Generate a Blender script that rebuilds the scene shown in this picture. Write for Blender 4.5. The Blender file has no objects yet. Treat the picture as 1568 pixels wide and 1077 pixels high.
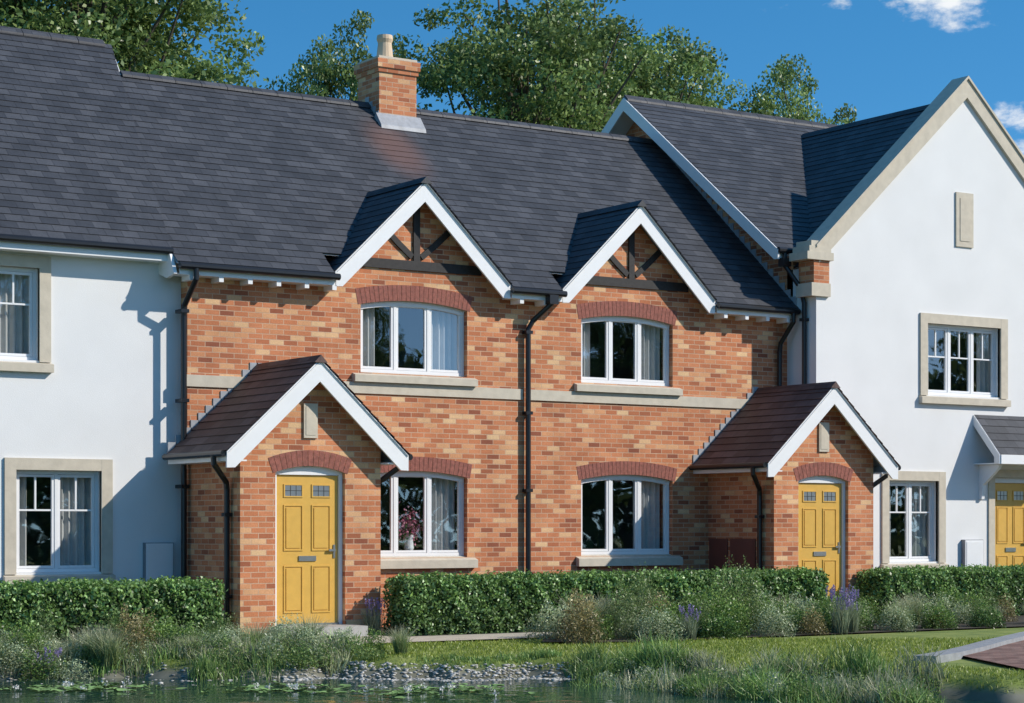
import bpy, math, random
import numpy as np
from mathutils import Vector, Matrix
random.seed(7); rng=np.random.default_rng(7)
sc=bpy.context.scene
COL=sc.collection

# ---------------------------------------------------------------- materials
def newmat(name):
    m=bpy.data.materials.new(name); m.use_nodes=True
    nt=m.node_tree; b=nt.nodes['Principled BSDF']; return m,nt,b
def N(nt,t,**k):
    n=nt.nodes.new(t)
    for a,v in k.items(): setattr(n,a,v)
    return n
def ramp(nt,stops,interp='LINEAR'):
    r=N(nt,'ShaderNodeValToRGB'); cr=r.color_ramp; cr.interpolation=interp
    while len(cr.elements)<len(stops): cr.elements.new(.5)
    for e,(p,c) in zip(cr.elements,stops): e.position=p; e.color=(*c,1)
    return r
def simple(name,col,rough=.6,var=.12,scale=6,bump=0.0,bscale=60,metal=0,spec=.5):
    m,nt,b=newmat(name); L=nt.links
    tc=N(nt,'ShaderNodeTexCoord'); no=N(nt,'ShaderNodeTexNoise'); no.inputs['Scale'].default_value=scale; no.inputs['Detail'].default_value=6
    L.new(tc.outputs['Object'],no.inputs['Vector'])
    r=ramp(nt,[(.3,tuple(c*(1-var) for c in col)),(.7,tuple(min(1,c*(1+var)) for c in col))])
    L.new(no.outputs['Fac'],r.inputs['Fac']); L.new(r.outputs['Color'],b.inputs['Base Color'])
    b.inputs['Roughness'].default_value=rough; b.inputs['Metallic'].default_value=metal
    b.inputs['Specular IOR Level'].default_value=spec
    if bump:
        n2=N(nt,'ShaderNodeTexNoise'); n2.inputs['Scale'].default_value=bscale; n2.inputs['Detail'].default_value=4
        L.new(tc.outputs['Object'],n2.inputs['Vector'])
        bp=N(nt,'ShaderNodeBump'); bp.inputs['Strength'].default_value=bump; bp.inputs['Distance'].default_value=.01
        L.new(n2.outputs['Fac'],bp.inputs['Height']); L.new(bp.outputs['Normal'],b.inputs['Normal'])
    return m
def brickmat(name,stops,mortar,bw,rh,ms,rough=.8,bump=.4,big=.18,bigscale=.7,smooth=.1,offset=.5,spec=.3,fine=.25,painted_glow=None):
    m,nt,b=newmat(name); L=nt.links
    uv=N(nt,'ShaderNodeUVMap'); br=N(nt,'ShaderNodeTexBrick'); br.offset=offset
    br.inputs['Scale'].default_value=1; br.inputs['Brick Width'].default_value=bw; br.inputs['Row Height'].default_value=rh
    br.inputs['Mortar Size'].default_value=ms; br.inputs['Mortar Smooth'].default_value=smooth
    br.inputs['Color1'].default_value=(0,0,0,1); br.inputs['Color2'].default_value=(1,1,1,1); br.inputs['Mortar'].default_value=(.5,.5,.5,1)
    L.new(uv.outputs['UV'],br.inputs['Vector'])
    r=ramp(nt,stops); L.new(br.outputs['Color'],r.inputs['Fac'])
    no=N(nt,'ShaderNodeTexNoise'); no.inputs['Scale'].default_value=bigscale; no.inputs['Detail'].default_value=8; no.inputs['Roughness'].default_value=.65
    L.new(uv.outputs['UV'],no.inputs['Vector'])
    mr=N(nt,'ShaderNodeMapRange'); mr.inputs['From Min'].default_value=.3; mr.inputs['From Max'].default_value=.7
    mr.inputs['To Min'].default_value=1-big; mr.inputs['To Max'].default_value=1+big; L.new(no.outputs['Fac'],mr.inputs['Value'])
    n3=N(nt,'ShaderNodeTexNoise'); n3.inputs['Scale'].default_value=45; n3.inputs['Detail'].default_value=3; L.new(uv.outputs['UV'],n3.inputs['Vector'])
    m3=N(nt,'ShaderNodeMapRange'); m3.inputs['To Min'].default_value=1-fine; m3.inputs['To Max'].default_value=1+fine; L.new(n3.outputs['Fac'],m3.inputs['Value'])
    mm=N(nt,'ShaderNodeMath',operation='MULTIPLY'); L.new(mr.outputs[0],mm.inputs[0]); L.new(m3.outputs[0],mm.inputs[1])
    mx=N(nt,'ShaderNodeMix',data_type='RGBA'); L.new(br.outputs['Fac'],mx.inputs['Factor']); L.new(r.outputs['Color'],mx.inputs['A']); mx.inputs['B'].default_value=(*mortar,1)
    vm=N(nt,'ShaderNodeVectorMath',operation='SCALE'); L.new(mx.outputs['Result'],vm.inputs[0]); L.new(mm.outputs[0],vm.inputs['Scale'])
    outc=vm.outputs[0]
    if painted_glow:   # reddish reflected glow painted into the slate colour below the chimney
        geo=N(nt,'ShaderNodeNewGeometry'); sb=N(nt,'ShaderNodeVectorMath',operation='SUBTRACT'); L.new(geo.outputs['Position'],sb.inputs[0]); sb.inputs[1].default_value=painted_glow[0]
        ml=N(nt,'ShaderNodeVectorMath',operation='MULTIPLY'); L.new(sb.outputs[0],ml.inputs[0]); ml.inputs[1].default_value=painted_glow[1]
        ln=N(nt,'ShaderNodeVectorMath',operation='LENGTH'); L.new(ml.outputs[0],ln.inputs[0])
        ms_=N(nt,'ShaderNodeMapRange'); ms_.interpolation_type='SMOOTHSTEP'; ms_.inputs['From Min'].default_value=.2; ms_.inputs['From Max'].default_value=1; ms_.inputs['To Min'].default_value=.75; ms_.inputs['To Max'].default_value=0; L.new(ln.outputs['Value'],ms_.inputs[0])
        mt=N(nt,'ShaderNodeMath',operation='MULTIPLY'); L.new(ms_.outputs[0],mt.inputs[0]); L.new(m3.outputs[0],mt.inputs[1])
        m5=N(nt,'ShaderNodeMix',data_type='RGBA'); L.new(mt.outputs[0],m5.inputs['Factor']); L.new(outc,m5.inputs['A']); m5.inputs['B'].default_value=(*painted_glow[2],1); outc=m5.outputs['Result']
    L.new(outc,b.inputs['Base Color']); b.inputs['Roughness'].default_value=rough; b.inputs['Specular IOR Level'].default_value=spec
    if bump:
        inv=N(nt,'ShaderNodeMath',operation='SUBTRACT'); inv.inputs[0].default_value=1; L.new(br.outputs['Fac'],inv.inputs[1])
        a=N(nt,'ShaderNodeMath',operation='MULTIPLY_ADD'); L.new(n3.outputs['Fac'],a.inputs[0]); a.inputs[1].default_value=.35; L.new(inv.outputs[0],a.inputs[2])
        bp=N(nt,'ShaderNodeBump'); bp.inputs['Strength'].default_value=bump; bp.inputs['Distance'].default_value=.008
        L.new(a.outputs[0],bp.inputs['Height']); L.new(bp.outputs['Normal'],b.inputs['Normal'])
    return m
BRICK=brickmat('brick',[(0,(.27,.085,.045)),(.13,(.43,.145,.065)),(.4,(.52,.19,.085)),(.7,(.56,.215,.10)),(.86,(.62,.30,.145)),(1,(.70,.46,.25))],(.54,.36,.24),.225,.075,.006,big=.19,bigscale=1.3)
SOLD=simple('arch_brick',(.27,.09,.065),.8,.3,22,.3)
MORT=simple('mortar',(.42,.30,.22),.9)
SLATE=brickmat('slate',[(0,(.040,.042,.049)),(.5,(.052,.054,.062)),(1,(.070,.072,.081))],(.024,.024,.028),.25,.17,.005,rough=.6,bump=.25,big=.28,bigscale=1.6,spec=.4,fine=.45,painted_glow=((17.35,2.55,7.5),(1.5,1.1,.0),(.16,.088,.072)))
PSLATE=brickmat('porch_tile',[(0,(.085,.045,.038)),(.5,(.115,.065,.055)),(1,(.15,.09,.078))],(.03,.02,.02),.3,.17,.004,rough=.6,bump=.3,big=.25,bigscale=1.4,spec=.4)
RENDER=simple('white_render',(.76,.76,.755),.85,.035,1.2,.25,90)
STONE=simple('cast_stone',(.56,.50,.40),.8,.08,8,.2)
WHITE=simple('white_upvc',(.82,.82,.82),.35,.02)
BLACK=simple('black_plastic',(.012,.012,.014),.3,.1)
TIMBER=simple('black_timber',(.022,.02,.02),.7,.3,20,.2)
LEAD=simple('lead',(.34,.35,.37),.55,.15,10,.1)
YEL=simple('yellow_door_paint',(.66,.39,.075),.4,.05,9,.05)
METAL=simple('satin_metal',(.5,.5,.5),.3,.05,metal=1)
POT=simple('chimney_pot_clay',(.62,.47,.32),.8,.1)
DARK=simple('room_dark',(.05,.047,.043),.9,.3,3)
GREY=simple('grey_seal',(.25,.25,.26),.6,.1)
CURT=simple('curtain',(.55,.54,.53),.9,.06,10)
BROWNBOX=simple('brown_box',(.16,.05,.035),.5,.08)
PATHM=simple('paving',(.52,.45,.35),.85,.12,5,.2)
KERB=simple('kerb_concrete',(.40,.39,.37),.85,.1,8,.2)
KERBG=simple('kerb_stone',(.27,.28,.29),.85,.15,8,.2)
ROADM=brickmat('block_paving',[(0,(.16,.08,.06)),(.5,(.24,.13,.10)),(1,(.31,.19,.15))],(.1,.08,.06),.2,.1,.006)
SOIL=simple('soil',(.045,.035,.022),.95,.4,5,.5,20)
BARK=simple('bark',(.09,.07,.05),.9,.3,8,.5,12)
HCORE=simple('hedge_core',(.02,.04,.012),1,.3)
# glass
def glassmat():
    m,nt,b=newmat('window_glass'); nt.nodes.remove(b); L=nt.links; out=nt.nodes['Material Output']
    tr=N(nt,'ShaderNodeBsdfTransparent'); tr.inputs[0].default_value=(.93,.96,.96,1)
    gl=N(nt,'ShaderNodeBsdfGlossy'); gl.inputs['Roughness'].default_value=.015; gl.inputs['Color'].default_value=(.95,.97,1,1)
    lw=N(nt,'ShaderNodeLayerWeight'); lw.inputs['Blend'].default_value=.5
    pw=N(nt,'ShaderNodeMath',operation='POWER'); pw.inputs[1].default_value=3; L.new(lw.outputs['Facing'],pw.inputs[0])
    mp=N(nt,'ShaderNodeMath',operation='MULTIPLY_ADD'); mp.inputs[1].default_value=.7; mp.inputs[2].default_value=.16; mp.use_clamp=True
    L.new(pw.outputs[0],mp.inputs[0])
    tc=N(nt,'ShaderNodeTexCoord'); no=N(nt,'ShaderNodeTexNoise'); no.inputs['Scale'].default_value=1.3; L.new(tc.outputs['Object'],no.inputs['Vector'])
    bp=N(nt,'ShaderNodeBump'); bp.inputs['Strength'].default_value=.06; bp.inputs['Distance'].default_value=.05; L.new(no.outputs['Fac'],bp.inputs['Height']); L.new(bp.outputs[0],gl.inputs['Normal'])
    mx=N(nt,'ShaderNodeMixShader'); L.new(mp.outputs[0],mx.inputs[0]); L.new(tr.outputs[0],mx.inputs[1]); L.new(gl.outputs[0],mx.inputs[2]); L.new(mx.outputs[0],out.inputs[0])
    return m
GLASS=glassmat()
def leafmat(name,trans=.3,rough=.5,gloss=.04):
    m,nt,b=newmat(name); nt.nodes.remove(b); L=nt.links; out=nt.nodes['Material Output']
    at=N(nt,'ShaderNodeAttribute'); at.attribute_name='Col'
    d=N(nt,'ShaderNodeBsdfDiffuse'); L.new(at.outputs['Color'],d.inputs[0])
    cur=d.outputs[0]
    if trans:
        t=N(nt,'ShaderNodeBsdfTranslucent'); L.new(at.outputs['Color'],t.inputs[0])
        mx=N(nt,'ShaderNodeMixShader'); mx.inputs[0].default_value=trans
        L.new(cur,mx.inputs[1]); L.new(t.outputs[0],mx.inputs[2]); cur=mx.outputs[0]
    if gloss:
        g=N(nt,'ShaderNodeBsdfGlossy'); g.inputs['Roughness'].default_value=.4
        mx=N(nt,'ShaderNodeMixShader'); mx.inputs[0].default_value=gloss; L.new(cur,mx.inputs[1]); L.new(g.outputs[0],mx.inputs[2]); cur=mx.outputs[0]
    L.new(cur,out.inputs[0]); return m
LEAF=leafmat('foliage')

# ---------------------------------------------------------------- mesh builder
class MB:
    def __init__(s): s.v=[]; s.f=[]; s.m=[]; s.uv=[]; s.mats=[]; s.sm=[]
    def mi(s,m):
        if m not in s.mats: s.mats.append(m)
        return s.mats.index(m)
    def face(s,pts,mat,uv=None,smooth=False):
        i=len(s.v); s.v+= [tuple(p) for p in pts]; s.f.append(list(range(i,i+len(pts)))); s.m.append(s.mi(mat)); s.sm.append(smooth)
        if uv is None:
            P=[Vector(p) for p in pts]; n=Vector((0,0,0))
            for k in range(len(P)):
                a=P[k];b=P[(k+1)%len(P)]; n+=a.cross(b)
            if n.length<1e-12: n=Vector((0,0,1))
            n.normalize()
            if abs(n.z)>.97: uv=[(p.x,p.y) for p in P]
            else:
                t=Vector((-n.y,n.x,0)).normalized(); w=n.cross(t); uv=[(p.dot(t),p.dot(w)) for p in P]
        s.uv.append(uv)
    def box(s,x0,x1,y0,y1,z0,z1,mat):
        a=[(x0,y0,z0),(x1,y0,z0),(x1,y1,z0),(x0,y1,z0),(x0,y0,z1),(x1,y0,z1),(x1,y1,z1),(x0,y1,z1)]
        for q in ((0,1,5,4),(1,2,6,5),(2,3,7,6),(3,0,4,7),(4,5,6,7),(3,2,1,0)): s.face([a[k] for k in q],mat)
    def prism(s,pts,ext,mat):
        P=[Vector(p) for p in pts]; e=Vector(ext); Q=[p+e for p in P]; n=len(P)
        nr=Vector((0,0,0))
        for k in range(n): nr+=P[k].cross(P[(k+1)%n])
        if nr.dot(e)>0: P.reverse(); Q.reverse()
        s.face(P,mat); s.face(list(reversed(Q)),mat)
        for k in range(n):
            j=(k+1)%n; s.face([P[k],Q[k],Q[j],P[j]],mat)
    def beam(s,p,q,w,h,mat,up=(0,0,1)):
        p=Vector(p);q=Vector(q);d=(q-p).normalized();u=Vector(up);r=d.cross(u).normalized();u=r.cross(d)
        a=[p-r*w/2-u*h/2,p+r*w/2-u*h/2,p+r*w/2+u*h/2,p-r*w/2+u*h/2]; s.prism(a,q-p,mat)
    def tube(s,pts,r,mat,n=10):
        P=[Vector(p) for p in pts]; rings=[]
        rr=r if isinstance(r,(list,tuple)) else [r]*len(P)
        for i,p in enumerate(P):
            d=((P[min(i+1,len(P)-1)]-P[max(i-1,0)])).normalized()
            u=Vector((0,1,0)) if abs(d.y)<.9 else Vector((1,0,0))
            a=d.cross(u).normalized(); b=d.cross(a)
            rings.append([p+(a*math.cos(2*math.pi*j/n)+b*math.sin(2*math.pi*j/n))*rr[i] for j in range(n)])
        for i in range(len(P)-1):
            for j in range(n):
                s.face([rings[i][j],rings[i][(j+1)%n],rings[i+1][(j+1)%n],rings[i+1][j]],mat,smooth=True)
        s.face(rings[0],mat); s.face(list(reversed(rings[-1])),mat)
    def slope(s,A,D,W,U,L,Nn,mat,course=.17,i0=0,W0=0,W1=None,th=.011,back=True):
        A=Vector(A);D=Vector(D).normalized();U=Vector(U).normalized();Nn=Vector(Nn).normalized()
        if W1 is None: W1=W
        n=int(math.ceil(L/course-1e-6)); u0=A.dot(D)
        for i in range(i0,n):
            s0=i*course; s1=min(L,(i+1)*course)
            wa=W+(W1-W)*s0/L; wb=W+(W1-W)*s1/L
            dz=th+random.uniform(-.001,.001)
            a=A+D*W0+U*s0; b=A+D*wa+U*s0; c=A+D*wb+U*s1; d=A+D*W0+U*s1
            s.face([a+Nn*dz,b+Nn*dz,c+Nn*.002,d+Nn*.002],mat,[(u0+W0,s0+.002),(u0+wa,s0+.002),(u0+wb,s1),(u0+W0,s1)])
            s.face([a-Nn*.004,b-Nn*.004,b+Nn*dz,a+Nn*dz],mat,[(0.1,.1),(.11,.1),(.11,.11),(.1,.11)])
        if back:
            a=A+D*W0+U*(i0*course)-Nn*.03; s.face([a,A+D*W+U*(i0*course)-Nn*.03,A+D*W1+U*L-Nn*.03,A+D*W0+U*L-Nn*.03],WHITE)
    def obj(s,name,parent=None,bevel=0):
        me=bpy.data.meshes.new(name); me.from_pydata(s.v,[],s.f)
        for m in s.mats: me.materials.append(m)
        me.polygons.foreach_set('material_index',s.m); me.polygons.foreach_set('use_smooth',s.sm)
        ul=me.uv_layers.new(name='UVMap'); flat=[c for f in s.uv for p in f for c in p]; ul.data.foreach_set('uv',flat)
        me.update(); o=bpy.data.objects.new(name,me); COL.objects.link(o)
        if parent: o.parent=parent
        return o
def empty(name):
    e=bpy.data.objects.new(name,None); COL.objects.link(e); return e

def wall(mb,x0,x1,z0,z1,y0,y1,ops,mat):
    xs=sorted({x0,x1,*[v for o in ops for v in (o[0],o[1]) if x0<v<x1]}); zs=sorted({z0,z1,*[v for o in ops for v in (o[2],o[3]) if z0<v<z1]})
    for j in range(len(zs)-1):
        zc=(zs[j]+zs[j+1])/2; run=None
        for i in range(len(xs)-1):
            xc=(xs[i]+xs[i+1])/2
            hole=any(o[0]<xc<o[1] and o[2]<zc<o[3] for o in ops)
            if not hole:
                if run is None: run=xs[i]
            if hole and run is not None: mb.box(run,xs[i],y0,y1,zs[j],zs[j+1],mat); run=None
        if run is not None: mb.box(run,x1,y0,y1,zs[j],zs[j+1],mat)

def window(fr,gl,x0,x1,z0,z1,y,n,hbars=(),vbars=0,cl=.26,crr=.3):
    f=.05
    fr.box(x0,x0+f,y,y+.07,z0,z1,WHITE); fr.box(x1-f,x1,y,y+.07,z0,z1,WHITE)
    fr.box(x0+f,x1-f,y,y+.07,z0,z0+f,WHITE); fr.box(x0+f,x1-f,y,y+.07,z1-f,z1,WHITE)
    W=(x1-x0-2*f)/n
    for i in range(n):
        a=x0+f+W*i; b=a+W; s=.035
        if i: fr.box(a-.022,a+.022,y-.001,y+.068,z0+f,z1-f,WHITE)
        a2=a+(.022 if i else 0)+.004; b2=b-(.022 if i<n-1 else 0)-.004; za=z0+f+.004; zb=z1-f-.004
        fr.box(a2,a2+s,y+.008,y+.05,za,zb,WHITE); fr.box(b2-s,b2,y+.008,y+.05,za,zb,WHITE)
        fr.box(a2+s,b2-s,y+.008,y+.05,za,za+s,WHITE); fr.box(a2+s,b2-s,y+.008,y+.05,zb-s,zb,WHITE)
        g0,g1=a2+s,b2-s
        gl.face([(g0,y+.03,za+s),(g1,y+.03,za+s),(g1,y+.03,zb-s),(g0,y+.03,zb-s)],GLASS)
        for h in hbars:
            zz=za+(zb-za)*h; fr.box(g0,g1,y+.018,y+.042,zz-.012,zz+.012,WHITE)
        if vbars:
            zlo=za+(zb-za)*min(hbars) if hbars else za+s
            fr.box((g0+g1)/2-.012,(g0+g1)/2+.012,y+.016,y+.044,zlo,zb-s,WHITE)
    def curtain(a,b):
        k=40; yy=y+.17; ph=random.uniform(0,6)
        for i in range(k):
            p=a+(b-a)*i/k; q=a+(b-a)*(i+1)/k
            F=lambda v: yy+.03*math.sin(v*58+ph)+.012*math.sin(v*23+ph)
            gl.face([(p,F(p),z0+.02),(q,F(q),z0+.02),(q,F(q),z1),(p,F(p),z1)],CURT,smooth=True)
    w=x1-x0
    if cl: curtain(x0+.03,x0+w*cl)
    if crr: curtain(x1-w*crr,x1-.03)
    yb=y+1.5
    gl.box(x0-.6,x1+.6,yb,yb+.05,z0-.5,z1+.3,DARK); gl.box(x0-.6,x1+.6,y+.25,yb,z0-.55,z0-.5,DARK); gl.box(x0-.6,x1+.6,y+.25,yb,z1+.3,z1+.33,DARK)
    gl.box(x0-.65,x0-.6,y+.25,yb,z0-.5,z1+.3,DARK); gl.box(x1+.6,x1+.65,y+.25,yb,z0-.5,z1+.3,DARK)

def arch(mb,x0,x1,zs,rise,band,y0,y1,ov=.0,frame=None):
    """segmental arch of soldier bricks over opening x0..x1 springing at zs"""
    xc=(x0+x1)/2; h=(x1-x0)/2; R=(h*h+rise*rise)/(2*rise); zc=zs+rise-R
    a=math.asin((h+ov)/R); n=int(2*a*R/.074)
    def P(t,r): return (xc+math.sin(t)*r, zc+math.cos(t)*r)
    for i in range(n):
        t0=-a+2*a*i/n; t1=-a+2*a*(i+1)/n; g=.004/R
        pts=[P(t0+g,R),P(t1-g,R),P(t1-g,R+band),P(t0+g,R+band)]
        mb.prism([(p[0],y0-random.uniform(0,.002),p[1]) for p in pts],(0,.02,0),SOLD)
    m=14
    for i in range(m):
        t0=-a+2*a*i/m; t1=-a+2*a*(i+1)/m
        pts=[P(t0,R),P(t1,R),P(t1,R+band-.002),P(t0,R+band-.002)]
        mb.prism([(p[0],y0+.006,p[1]) for p in pts],(0,y1-y0-.006,0),MORT)
    if frame:
        a2=math.asin((h-.004)/R)
        for i in range(m):
            t0=-a2+2*a2*i/m; t1=-a2+2*a2*(i+1)/m
            pts=[P(t0,R-.075),P(t1,R-.075),P(t1,R-.001),P(t0,R-.001)]
            frame.prism([(p[0],y1-.008,p[1]) for p in pts],(0,.04,0),WHITE)

SL=.87; ca=1/math.hypot(1,SL); sa=SL*ca
G0=-.15
# ================================================================= BRICK HOUSE
H=empty('brick_house')
XL,XR=12.44,23.49
wb=MB()
W1=(15.22,17.08); W2=(19.21,21.04)
ops=[]
for w in (W1,W2):
    ops.append((w[0],w[1],3.64,4.74)); ops.append((w[0],w[1],.9,2.20))
wall(wb,XL,XR,G0-.2,5.02,0,.3,ops,BRICK)
wb.box(XL,XL+.3,.3,7.2,G0-.2,5.02,BRICK)
wb.box(XL,XR,7.2,7.5,G0-.2,5.02,BRICK)
for xc in (16.17,20.19): wb.prism([(xc-1.42,0,5.02),(xc+1.42,0,5.02),(xc,0,6.38)],(0,.12,0),BRICK)
wb.obj('walls',H)
tr=MB(); fr=MB(); gl=MB()
for w in (W1,W2):
    arch(tr,w[0],w[1],4.65,.09,.235,-.004,.085,.05,frame=fr)
    arch(tr,w[0],w[1],2.11,.09,.215,-.004,.085,.05,frame=fr)
tr.obj('brick_arches',H)
st=MB()
st.box(XL-.02,18.08,-.028,.01,3.33,3.495,STONE); st.box(18.22,XR-.01,-.028,.01,3.33,3.495,STONE)
for w in (W1,W2):
    st.prism([(w[0]-.14,-.09,3.50),(w[0]-.14,-.09,3.60),(w[0]-.14,.08,3.655),(w[0]-.14,.08,3.50)],(w[1]-w[0]+.28,0,0),STONE)
    st.prism([(w[0]-.10,-.09,.74),(w[0]-.10,-.09,.86),(w[0]-.10,.08,.92),(w[0]-.10,.08,.74)],(w[1]-w[0]+.24,0,0),STONE)
st.obj('string_course_and_sills',H)
window(fr,gl,W1[0]+.004,W1[1]-.004,3.655,4.738,.09,3,cl=.22,crr=.32)
window(fr,gl,W1[0]+.004,W1[1]-.004,.92,2.198,.09,3,cl=.10,crr=.30)
window(fr,gl,W2[0]+.004,W2[1]-.004,3.655,4.738,.09,3,cl=.18,crr=.28)
window(fr,gl,W2[0]+.004,W2[1]-.004,.92,2.198,.09,3,cl=.08,crr=.34)
fr.obj('window_frames',H)
gl.obj('window_glass_and_curtains',H)

# main roof
rf=MB(); EY,EZ=-.3,5.03; ridgeY,ridgeZ=3.6,8.43; Lm=(ridgeY-EY)/ca
segs=[(12.15,14.62,0),(14.62,17.72,3),(17.72,18.65,0),(18.65,21.73,3),(21.73,23.49,0)]
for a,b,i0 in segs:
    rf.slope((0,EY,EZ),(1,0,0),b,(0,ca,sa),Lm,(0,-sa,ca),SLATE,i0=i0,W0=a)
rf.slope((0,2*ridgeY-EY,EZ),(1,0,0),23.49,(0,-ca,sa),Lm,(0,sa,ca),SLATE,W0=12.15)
x=12.96
while x<23.4:
    rf.prism([(x,ridgeY-.11,ridgeZ-.07),(x,ridgeY-.1,ridgeZ-.03),(x,ridgeY,ridgeZ+.045),(x,ridgeY+.1,ridgeZ-.03),(x,ridgeY+.11,ridgeZ-.07)],(.44,0,0),SLATE); x+=.45
rf.obj('roof',H)
def bargeboards(mb,xc,half,zt,sl,y,h=.2,th=.035,mat=None):
    mat=mat or WHITE
    ze=zt-sl*half; hv=h*math.hypot(1,sl)
    for sg in(-1,1):
        mb.prism([(xc,y,zt),(xc+sg*half,y,ze),(xc+sg*half,y,ze-h*.95),(xc+sg*(half-.12),y,ze-h*1.02+.02),(xc,y,zt-hv)],(0,th,0),mat)
dr=MB(); dt=MB()
for xc in(16.17,20.19):
    s_=.955; half=1.53; zt=6.53; c_=1/math.hypot(1,s_); ss=s_*c_; ze=zt-s_*half; L_=half/c_
    for sg in(-1,1):
        dr.slope((xc+sg*half,-.30,ze),(0,1,0),2.0,(-sg*c_,0,ss),L_,(sg*ss,0,c_),SLATE)
    dr.prism([(xc-.1,-.31,zt-.06),(xc,-.31,zt+.045),(xc+.1,-.31,zt-.06)],(0,1.8,0),SLATE)
    bargeboards(dt,xc,half-.01,zt-.015,s_,-.27,.225)
    dt.box(xc-1.12,xc+1.15,-.035,.01,5.20,5.34,TIMBER)
    dt.box(xc-.055,xc+.055,-.032,.01,5.34,6.3,TIMBER)
    for sg in(-1,1):
        pts=[(xc+sg*.08,5.40),(xc+sg*.33,5.60),(xc+sg*.62,5.86)]
        for i in range(len(pts)-1): dt.beam((pts[i][0],-.012,pts[i][1]),(pts[i+1][0],-.012,pts[i+1][1]),.04,.09,TIMBER)
dr.obj('dormer_roofs',H); dt.obj('bargeboards_and_timbers',H)
ev=MB()
for a,b in((12.2,14.66),(17.72,18.66),(21.75,23.44)):
    ev.box(a,b,-.27,-.25,4.86,5.02,WHITE); ev.box(a,b,-.25,0,4.86,4.88,WHITE)
    ev.tube([(a-.03,-.335,4.975),(b+.02,-.335,4.975)],.05,BLACK)
    x=a+.15
    while x<b-.05: ev.box(x,x+.07,-.27,-.001,4.79,4.859,WHITE); x+=.45
ev.tube([(18.42,-.335,4.95),(18.42,-.335,4.82),(18.22,-.10,4.55),(18.15,-.075,4.42),(18.15,-.075,G0)],.042,BLACK)
ev.box(18.34,18.50,-.40,-.27,4.80,4.94,BLACK)
ev.tube([(12.42,-.335,4.95),(12.42,-.335,4.80),(12.36,-.08,4.45),(12.36,-.06,4.3),(12.36,-.06,G0)],.04,BLACK)
for z in(.6,1.9,3.1,4.35):
    ev.box(18.09,18.21,-.12,0,z,z+.05,BLACK)
    ev.box(12.30,12.42,-.11,.1,z,z+.05,BLACK)
ev.obj('gutters_and_downpipes',H)
ch=MB()
ch.box(17.41,18.13,3.25,3.97,7.7,8.93,BRICK); ch.box(17.385,18.155,3.225,3.995,8.93,9.005,BRICK); ch.box(17.36,18.18,3.2,4.02,9.005,9.155,BRICK)
ch.box(17.40,18.14,3.24,3.98,9.155,9.20,STONE)
ch.tube([(17.72,3.6,9.19),(17.72,3.6,9.24),(17.72,3.6,9.5),(17.72,3.6,9.56),(17.72,3.6,9.63)],[.16,.145,.115,.14,.13],POT,16)
ch.prism([(17.34,3.235,8.24),(17.34,3.06,8.015),(17.34,3.04,7.93),(17.34,3.3,8.16)],(.86,0,0),LEAD)
for i in range(4): 
    yy=3.25+i*.11; zz=5.291+.87*yy
    ch.box(17.395,17.41,yy,yy+.12,zz-.1,zz+.16,LEAD)
ch.obj('chimney',H)

# ---------------------------------------------------------------- porches
def door(mb,gb,xa,xb,z0,z1,y):
    mb.box(xa,xb,y,y+.045,z0,z1,YEL); w=xb-xa; h=z1-z0
    def panel(a,b,c,d):
        e=.018
        mb.box(a,b,y-.012,y,c,c+e,YEL); mb.box(a,b,y-.012,y,d-e,d,YEL); mb.box(a,a+e,y-.0118,y,c+e,d-e,YEL); mb.box(b-e,b,y-.0118,y,c+e,d-e,YEL)
        mb.prism([(a+e+.02,y,c+e+.02),(b-e-.02,y,c+e+.02),(b-e-.02,y,d-e-.02),(a+e+.02,y,d-e-.02)],(0,-.010,0),YEL)
    for a,b in((xa+w*.12,xa+w*.43),(xa+w*.57,xa+w*.88)):
        panel(a,b,z0+h*.07,z0+h*.39); panel(a,b,z0+h*.49,z0+h*.80)
        e=.018; c,d=z0+h*.85,z0+h*.94
        mb.box(a,b,y-.012,y,c,c+e,YEL); mb.box(a,b,y-.012,y,d-e,d,YEL); mb.box(a,a+e,y-.0118,y,c+e,d-e,YEL); mb.box(b-e,b,y-.0118,y,c+e,d-e,YEL)
        gb.box(a+e,b-e,y-.004,y-.001,c+e,d-e,METAL)
        for k in(1,2): 
            xx=a+e+(b-a-2*e)*k/3; gb.box(xx-.004,xx+.004,y-.007,y-.0045,c+e,d-e,DARK)
        zz=(c+d)/2; gb.box(a+e,b-e,y-.0075,y-.0046,zz-.004,zz+.004,DARK)
    gb.box(xa+w*.36,xa+w*.64,y-.016,y,z0+h*.42,z0+h*.455,METAL)
    gb.box(xb-.075,xb-.045,y-.012,y,z0+h*.44,z0+h*.53,METAL); gb.box(xb-.16,xb-.05,y-.045,y-.03,z0+h*.485,z0+h*.50,METAL)
    gb.box(xb-.066,xb-.054,y-.03,y-.012,z0+h*.485,z0+h*.50,METAL)

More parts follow.
